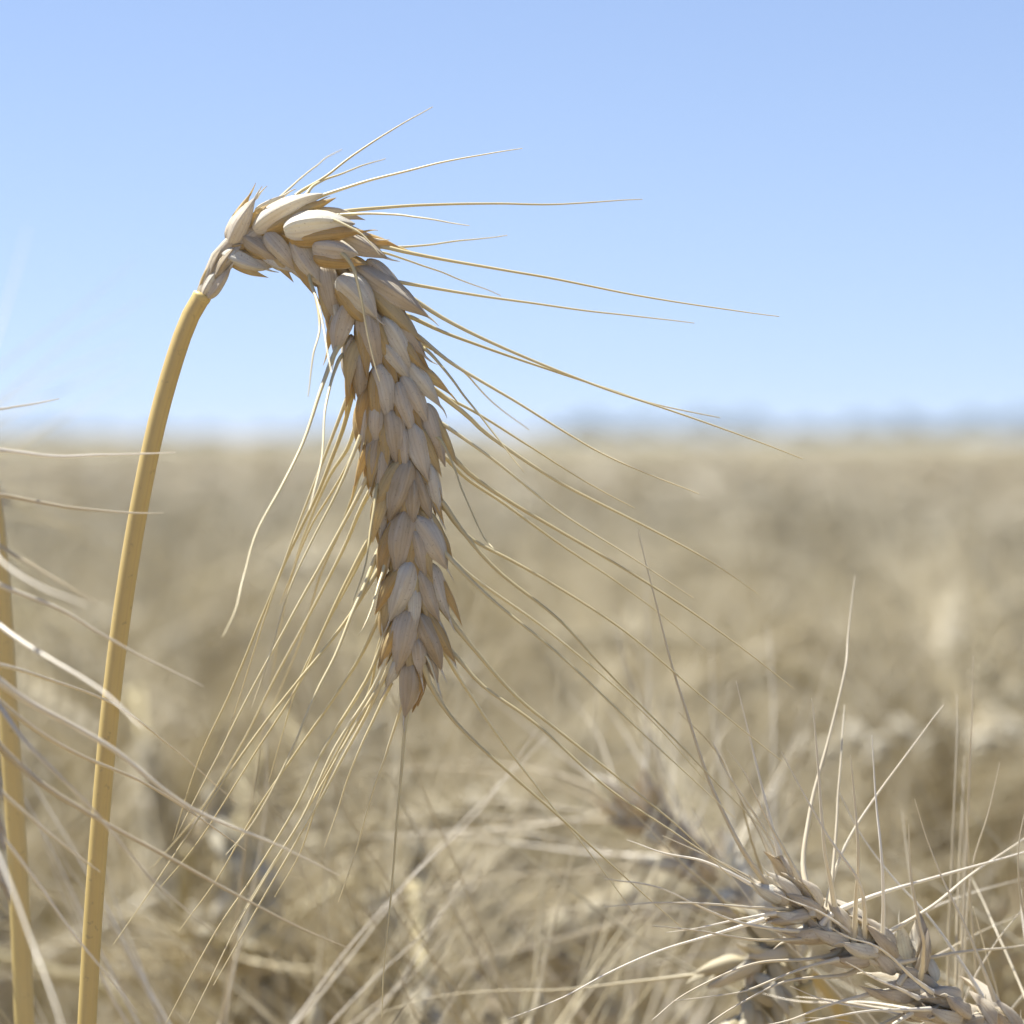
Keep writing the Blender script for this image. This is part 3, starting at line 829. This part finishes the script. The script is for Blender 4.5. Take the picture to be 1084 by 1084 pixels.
build_stalk(
    'upright ear below the lower right corner with fine awns standing straight up',
    down(1020, 1800, .60, (.0, .01)) + px([(1020, 1800), (1022, 1600), (1018, 1480)], .60, .60),
    px([(1018, 1478), (1014, 1400), (1010, 1300), (1012, 1200), (1014, 1110)], .60, .59),
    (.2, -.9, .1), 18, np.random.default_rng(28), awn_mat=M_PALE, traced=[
        tr([(1015, 1120), (1020, 990), (1024, 877), (1028, 771), (1030, 695)], .59, .585, 1.2),
        tr([(1005, 1120), (1003, 1040), (1008, 898), (1012, 800), (1013, 735)], .59, .60, 1.1),
        tr([(1030, 1140), (1036, 1084), (1027, 948), (1024, 850), (1030, 753)], .59, .57, 1.1),
        tr([(1010, 1120), (1012, 1000), (1016, 900), (1021, 800)], .59, .61, 1.0),
        tr([(1020, 1120), (1018, 1000), (1020, 900), (1018, 820)], .59, .59, 1.1),
        tr([(1040, 1150), (1060, 1084), (1040, 1000), (1030, 960)], .59, .57, 1.1),
        tr([(1000, 1150), (985, 1040), (965, 940), (955, 860)], .59, .61, 1.0),
        tr([(1005, 1150), (1020, 1060), (1045, 1010), (1084, 960)], .59, .57, 1.1),
    ], auto=.2, glume_parts=False, nu=10, nv=10, group=NG)
build_stalk(
    'very blurred pale ear far to the left, only its beard reaching the sky',
    down(-260, 1300, .86, (.0, .01)) + px([(-260, 1300), (-255, 900), (-235, 620), (-190, 520)], .86, .85),
    px([(-188, 518), (-150, 490), (-110, 478), (-70, 480), (-40, 500), (-20, 540)], .85, .84),
    (.2, -.9, .1), 16, np.random.default_rng(29), [
        tr([(-60, 470), (0, 430), (60, 395), (140, 362)], .85, .9, 1.2),
        tr([(-50, 480), (0, 445), (70, 410), (130, 385)], .85, .9, 1.2),
        tr([(-60, 470), (-20, 400), (10, 310), (30, 240)], .85, .95, 1.2),
        tr([(-30, 500), (20, 470), (90, 430), (150, 395)], .85, .92, 1.2),
    ], auto=.4, glume_parts=False, nu=8, nv=8, group=NG)

for q, (bx, ty, dd, lean_, txt) in enumerate([
        (560, 1075, .66, -30, 'erect ear at the bottom edge, fine awns fanning up below the sharp ear'),
        (660, 1100, .74, 10, 'erect ear at the bottom edge left of the golden hanging ear'),
        (330, 1085, .70, 25, 'erect ear at the bottom edge right of the brownish hanging ear'),
        (225, 1120, .64, -35, 'erect ear at the bottom edge between the golden straw and the brownish hanging ear'),
        (740, 1060, .86, -20, 'erect blurred ear whose awns rise beneath the bluish grey ear'),
        (935, 1010, .92, 10, 'erect blurred ear whose awns rise behind the grey corner ear'),
        (395, 1010, .98, -10, 'erect blurred ear beneath the awns of the sharp ear, left of the straw coloured one'),
        (610, 985, 1.02, 15, 'erect blurred ear in the middle of the bottom, left of the bluish grey ear'),
        (130, 1030, .95, -15, 'erect blurred ear just right of the golden straw near the bottom')]):
    hh = .085 / dd * K
    build_stalk(txt, down(bx + lean_ * 2, ty + hh * 3.2, dd, (.004, .004)) + px([(bx + lean_ * 2, ty + hh * 3.2), (bx + lean_ * 1.4, ty + hh * 2), (bx + lean_, ty + hh * 1.02)], dd),
                px([(bx + lean_, ty + hh), (bx + lean_ * .7, ty + hh * .66), (bx + lean_ * .3, ty + hh * .33), (bx, ty)], dd),
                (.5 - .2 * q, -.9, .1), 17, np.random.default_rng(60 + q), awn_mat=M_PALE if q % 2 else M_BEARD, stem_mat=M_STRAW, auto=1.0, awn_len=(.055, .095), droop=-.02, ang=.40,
                glume_parts=False, nu=9, nv=9, group=NG, ear_mat=M_EAR, ragged=.3, florets=2, awn_r=.00034)

# ------------------------------------------------------------------ the field: variants of a stalk, in two levels of detail


def variant(g, fine):
    """a stalk standing on the origin, about 0.8 m tall, its ear nodding towards +x. Returns MBs (stem, leaf, ear, beard)"""
    H = .80
    kind = g.random()
    bend = math.radians(g.uniform(20, 175) if kind < .85 else g.uniform(5, 25))
    earL = g.uniform(.075, .10)
    # direction angle along the top 0.16 m and the ear
    lean = math.radians(g.uniform(-4, 8))
    n = 26
    top = .17
    ds = (top + earL) / n
    p = [np.array([0., 0., 0.])]
    yb = g.uniform(-.25, .25)
    path = []
    a = lean
    q = np.array([0., 0., 0.])
    low = [q.copy()]
    for i in range(6):
        q = q + np.array([math.sin(a * .5), .03 * math.sin(i), math.cos(a * .5)]) * .11
        low.append(q.copy())
    hi = []
    for i in range(n):
        u = (i + 1) / n
        w = 1 / (1 + math.exp(-(u - .48) * 9))
        aa = lean + (bend - lean) * w
        q = q + np.array([math.sin(aa), yb * math.sin(aa), math.cos(aa)]) * ds
        hi.append(q.copy())
    ns = int(n * top / (top + earL))
    stem = low[:-1] + [low[-1]] + hi[:ns]
    rach = hi[ns - 1:]
    zmax = max(x[2] for x in stem + rach)
    sc = H / zmax
    off = np.array([0, 0, 0])
    stem = [np.array([x[0], x[1], x[2] + (H - zmax) * min(1, x[2] / .5)]) for x in stem]
    rach = [np.array([x[0], x[1], x[2] + (H - zmax)]) for x in rach]
    ms, ml, me, mw = MB(), MB(), MB(), MB()
    r0 = g.random()
    if fine:
        sp = spline(stem, 26)
        tube(ms, sp, np.linspace(.0022, .0017, 26), 6, r0, 0)
    else:
        sp = spline(stem, 8)
        tube(ms, sp, np.linspace(.0024, .0018, 8), 3, r0, 0)
    for lf in range(2 if fine else 1):
        h = g.uniform(.5, .68) * H
        b = np.array([np.interp(h, [x[2] for x in stem[:7]], [x[k] for x in stem[:7]]) for k in range(2)] + [h])
        th = g.uniform(0, 6.28)
        dr = np.array([math.cos(th), math.sin(th), 0])
        Ll = g.uniform(.08, .16)
        lp = spline([b, b + dr * Ll * .25 + [0, 0, Ll * .45], b + dr * Ll * .6 + [0, 0, Ll * g.uniform(.2, .6)],
                     b + dr * Ll * .85 + [0, 0, Ll * g.uniform(-.5, .3)]], 14 if fine else 5)
        uu = np.linspace(0, 1, len(lp))
        ribbon(ml, lp, g.uniform(.002, .0042) * np.clip(np.minimum(uu * 5 + .4, 1.05 - uu) * 1.5, .08, 1), np.array([-dr[1], dr[0], .2 * g.random()]), g.random())
    nsp = 18 if fine else 11
    sc_, P = ear_scales(rach, (g.normal(), g.normal(), g.normal()), nsp, g, 1.0 if fine else 1.25, .42, (0, .5),
                        7 if fine else 3, 7 if fine else 4, florets=2)
    tube(me, P[::12], .0012 if fine else .0022, 5 if fine else 3, .4)
    for s in sc_:
        for k_, m in enumerate([s['florets']] + (s['glumes'] if fine else s['glumes'][:1])):
            v, f, a = m.arrays()
            if not fine:
                a[:, 2] = r0 * .6 + a[:, 2] * .4
            me.add(v, f, a)
        for k_, (pp, dd, q) in enumerate(s['awns']):
            if (not fine and (k_ or g.random() < .25)):
                continue
            ap = auto_awn(pp, dd, g.uniform(.06, .10), g, droop=.03, curl=.25, seg=9 if fine else 3)
            tube(mw, ap, awn_radius(len(ap), .00038, .00012) * (1 if fine else 1.25), 4 if fine else 3, g.random())
    return ms, ml, me, mw


gv_ = np.random.default_rng(41)
fine_vars = [variant(gv_, True) for _ in range(12)]
coarse_vars = [variant(gv_, False) for _ in range(12)]

# positions
gp = np.random.default_rng(5)
HW = .5 * SENSOR / LENS                          # half width of the view per unit of depth


def rotz(v, a, tx, ty):
    c, s = np.cos(a), np.sin(a)
    w = v @ np.array([[c, s, 0], [-s, c, 0], [0, 0, 1]])
    w[:, 0] += w[:, 2] * tx
    w[:, 1] += w[:, 2] * ty
    return w


def height_for(d):
    """top of a stalk at depth d: the canopy lies 7 to 15 cm under the lens"""
    return CAM_Z - gp.triangular(.055, .105, .165)


single, mass = [], []
thin = np.random.default_rng(8)
# individuals: inside the view, 0.68 m to about 2.3 m away
cand = []
area_n = int(360 * (2 * (HW + .01)) * (2.46 ** 2 - .84 ** 2) / 2)
for _ in range(area_n):
    d = math.sqrt(gp.uniform(.84 ** 2, 2.46 ** 2))
    x = gp.uniform(-1, 1) * (HW + .012) * d
    if d < 1.25 and thin.random() < .45:
        continue
    cand.append((d, x))
cand.sort()
for d, x in cand[:285]:
    single.append((d, x))
dmax = single[-1][0]
for d, x in cand[285:]:
    mass.append((d, x))
# the rest of the near field, wide of the view and behind
for _ in range(int(300 * 16.7)):
    r = math.sqrt(gp.uniform(0, 1)) * 4.2
    th = gp.uniform(-1.05, 1.05)
    d, x = r * math.cos(th), r * math.sin(th)
    if d < dmax and abs(x) < (HW + .02) * d + .03 or r < .35:
        continue
    if abs(x) < .42 and d < .8 and abs(x) < .17 * d + .13:
        continue
    mass.append((d, x))

FIELD_LABEL = 'pale blurred wheat stalk with bearded ear in the crowded field behind the sharp ear'
FIELD_GROUP = 'blurred wheat stalks of the field'
protos = []
for vi, (ms, ml, me, mw) in enumerate(fine_vars):
    protos.append((ms.mesh('stem', M_STRAW), ml.mesh('leaf', M_BLADE), me.mesh('ear', M_EAR), mw.mesh('beard', M_BEARD)))
order = list(range(len(single)))
for i, (d, x) in enumerate(single):
    pm = protos[i % len(protos)]
    root = thing('wheat_stalk', (x, d, 0), FIELD_LABEL, 'wheat stalk', FIELD_GROUP)
    h = height_for(d)
    h = min(h, CAM_Z - np.interp(d, [.8, 1.3, 1.8], [.118, .100, .06]) - .02 * gp.random())
    root.scale = (1, 1, h / .80)
    root.rotation_euler = (gp.normal(0, .035), gp.normal(0, .035), gp.uniform(0, 6.28))
    link('stem', pm[0], root)
    link('leaf', pm[1], root)
    e = link('ear', pm[2], root)
    link('beard', pm[3], e)

# everything else that stands in the field: one mass
coarse = []
for mbs in coarse_vars:
    vs, fs, as_, n = [], [], [], 0
    for m in mbs:
        v, f, a = m.arrays()
        vs.append(v); fs.append(f + n); as_.append(a); n += len(v)
    coarse.append((np.vstack(vs), np.vstack(fs), np.vstack(as_)))


def tiny_variant(g):
    """a stalk for the far part of the field: stem top, plump ear, a few awns"""
    mb = MB()
    b = g.uniform(.5, 2.6)
    q = np.array([0, 0, .35]); pts = [q.copy()]
    for k in range(3):
        q = q + np.array([.01, 0, .14]); pts.append(q.copy())
    st = list(pts)
    er = []
    for k in range(5):
        aa = b * (k + 1) / 5
        q = q + np.array([math.sin(aa), .1 * math.sin(aa), math.cos(aa)]) * .03
        er.append(q.copy())
    dz = .80 - max(z[2] for z in st + er)
    sh = np.array([0, 0, dz])
    tube(mb, np.array(st) + sh, .0035, 3, g.random())
    er = spline(np.array([st[-1]] + er) + sh, 7)
    tube(mb, er, np.array([.003, .010, .007, .011, .007, .009, .001]) * 1.1, 5, g.random(), flat=.7)
    for k in range(6):
        i = 1 + k % 5
        dd = nrm((er[min(6, i + 1)] - er[i]) + .02 * g.normal(size=3))
        ap = auto_awn(er[i], dd, .08, g, curl=.3, seg=3)
        tube(mb, ap, np.array([.0008, .0006, .0003]), 3, g.random())
    return mb.arrays()


tiny = [tiny_variant(gv_) for _ in range(10)]
V, Fc, Aa, n = [], [], [], 0


def put(tpl, x, d, h, tilt=.04):
    global n
    v, f, a = tpl
    w = rotz(v.copy(), gp.uniform(0, 6.28), gp.normal(0, tilt), gp.normal(0, tilt))
    w[:, 2] *= h / .80
    w[:, 0] += x
    w[:, 1] += d
    a = a.copy()
    a[:, 2] = np.clip(a[:, 2] * .5 + .5 * gp.random(), 0, 1)
    V.append(w); Fc.append(f + n); Aa.append(a)
    n += len(w)


for d, x in mass:
    h = height_for(d)
    r = math.hypot(d, x)
    if r < .6:
        h = min(h, CAM_Z - .15)
    elif d < 1.1 and abs(x) < .3:
        h = min(h, CAM_Z - (.125 * d + .012))
    put(coarse[int(gp.integers(len(coarse)))], x, d, h)
for _ in range(int(.87 * (26 ** 2 - 3.9 ** 2) * 42)):
    r = 3.9 + (26 - 3.9) * gp.random() ** .75
    th = gp.uniform(-.87, .87)
    put(tiny[int(gp.integers(len(tiny)))], r * math.sin(th), r * math.cos(th), height_for(r), .08)
o = link('wheat_field', mesh_from('wheat_field', np.vstack(V), np.vstack(Fc), np.vstack(Aa), M_FIELD), kind='stuff')
o['label'] = 'dense tan mass of ripe wheat filling the field'
o['category'] = 'wheat field'
print('field verts', n, 'faces', sum(len(f) for f in Fc), 'singles', len(single), 'dmax', dmax)

# ------------------------------------------------------------------ far trees on the horizon
M_FOLIAGE = simple_material('far_foliage', (.045, .065, .03), (.10, .115, .055), 1.2)
M_BARK = simple_material('bark', (.10, .075, .05), (.17, .13, .09), 3.0)


def tree(x, d, h, w, g, label):
    root = thing('tree', (x, d, 0), label, 'tree', 'trees on the far horizon')
    t = MB()
    tube(t, np.array([[0, 0, -.3], [.1, 0, h * .2], [.15, .1, h * .4], [0, 0, h * .75]]), np.array([.05, .04, .03, .012]) * h, 7, .5)
    for k in range(5):
        a = g.uniform(0, 6.28)
        tube(t, np.array([[.1, .05, h * (.3 + .06 * k)], [math.cos(a) * w * .2, math.sin(a) * w * .2, h * (.5 + .06 * k)],
                          [math.cos(a) * w * .36, math.sin(a) * w * .36, h * (.6 + .06 * k)]]), np.array([.02, .012, .005]) * h, 5, .5)
    link('trunk', t.mesh('trunk', M_BARK), root)
    c = MB()
    cl = [np.array([g.normal() * w * .22, g.normal() * w * .22, h * g.uniform(.38, .9)]) for _ in range(16)]
    nl = 1400
    cc = np.array(cl)[g.integers(0, 16, nl)]
    ctr = cc + g.normal(size=(nl, 3)) * np.array([w * .09, w * .09, h * .07])
    ctr[:, 2] = np.clip(ctr[:, 2], h * .22, h)
    s = g.uniform(.12, .3, (nl, 1)) * h / 9
    e1 = g.normal(size=(nl, 3)); e1 /= np.linalg.norm(e1, axis=1)[:, None]
    e2 = np.cross(e1, g.normal(size=(nl, 3))); e2 /= np.linalg.norm(e2, axis=1)[:, None]
    v = np.stack([ctr - e1 * s, ctr - e2 * s * .6, ctr + e1 * s, ctr + e2 * s * .6], 1).reshape(-1, 3)
    c.add(v, np.arange(nl * 4).reshape(-1, 4), np.full((nl * 4, 4), .5))
    link('crown', c.mesh('crown', M_FOLIAGE, smooth=False), root)


gt = np.random.default_rng(77)
for k, (tx, td, th_, tw_) in enumerate([(965, 860, 8.5, 8), (610, 870, 6.0, 9), (640, 880, 5.4, 9), (930, 865, 5, 7), (995, 865, 5, 8)]):
    tree((tx - 542) / K * td, td, th_, tw_, gt,
         ['tallest hazy tree standing on the horizon at the right', 'broad hazy tree on the horizon right of the hanging ear',
          'low hazy tree beside the broad horizon tree', 'small hazy tree just left of the tallest horizon tree',
          'small hazy tree just right of the tallest horizon tree'][k])

# a far wood along the horizon, one low mass
def treeline():
    g = np.random.default_rng(91)
    n = 34000
    x = g.uniform(-480, 480, n)
    px_ = 542 + x / 900 * K
    h = np.where(px_ > 575, 6.6, 3.2) * (.75 + .35 * np.sin(px_ * .031) * np.sin(px_ * .0127 + 1) + .25 * np.sin(px_ * .11 + 2))
    ctr = np.stack([x, 900 + g.uniform(-15, 15, n), np.abs(h) * g.random(n) ** .7], 1)
    s_ = g.uniform(.25, .8, (n, 1))
    e1 = nrm_rows(g.normal(size=(n, 3))); e2 = nrm_rows(np.cross(e1, g.normal(size=(n, 3))))
    v = np.stack([ctr - e1 * s_, ctr - e2 * s_ * .7, ctr + e1 * s_, ctr + e2 * s_ * .7], 1).reshape(-1, 3)
    o = link('treeline', mesh_from('treeline', v, np.arange(n * 4).reshape(-1, 4), np.full((n * 4, 4), .5), M_FOLIAGE, False), kind='stuff')
    o['label'], o['category'] = 'hazy blue grey line of far trees along the horizon', 'wood'


def nrm_rows(a):
    return a / (np.linalg.norm(a, axis=1)[:, None] + 1e-9)


treeline()

# ------------------------------------------------------------------ the air: one closed box of thin even haze
hb = MB()
x0, x1, y0, y1, z0, z1 = -3000, 3000, -60, 5200, -1.5, 14.0
hv = np.array([[x, y, z] for z in (z0, z1) for y in (y0, y1) for x in (x0, x1)], float)
hf = np.array([[0, 2, 3, 1], [4, 5, 7, 6], [0, 1, 5, 4], [2, 6, 7, 3], [0, 4, 6, 2], [1, 3, 7, 5]])
mh, nt, N, Lk = material('haze')
pv = N('ShaderNodeVolumePrincipled')
pv.inputs['Color'].default_value = (.80, .88, 1.0, 1)
pv.inputs['Density'].default_value = .0002
ho = N('ShaderNodeOutputMaterial'); Lk(pv.outputs[0], ho.inputs['Volume'])
link('haze', mesh_from('haze', hv, hf, np.zeros((8, 4)), mh, False), kind='stuff')
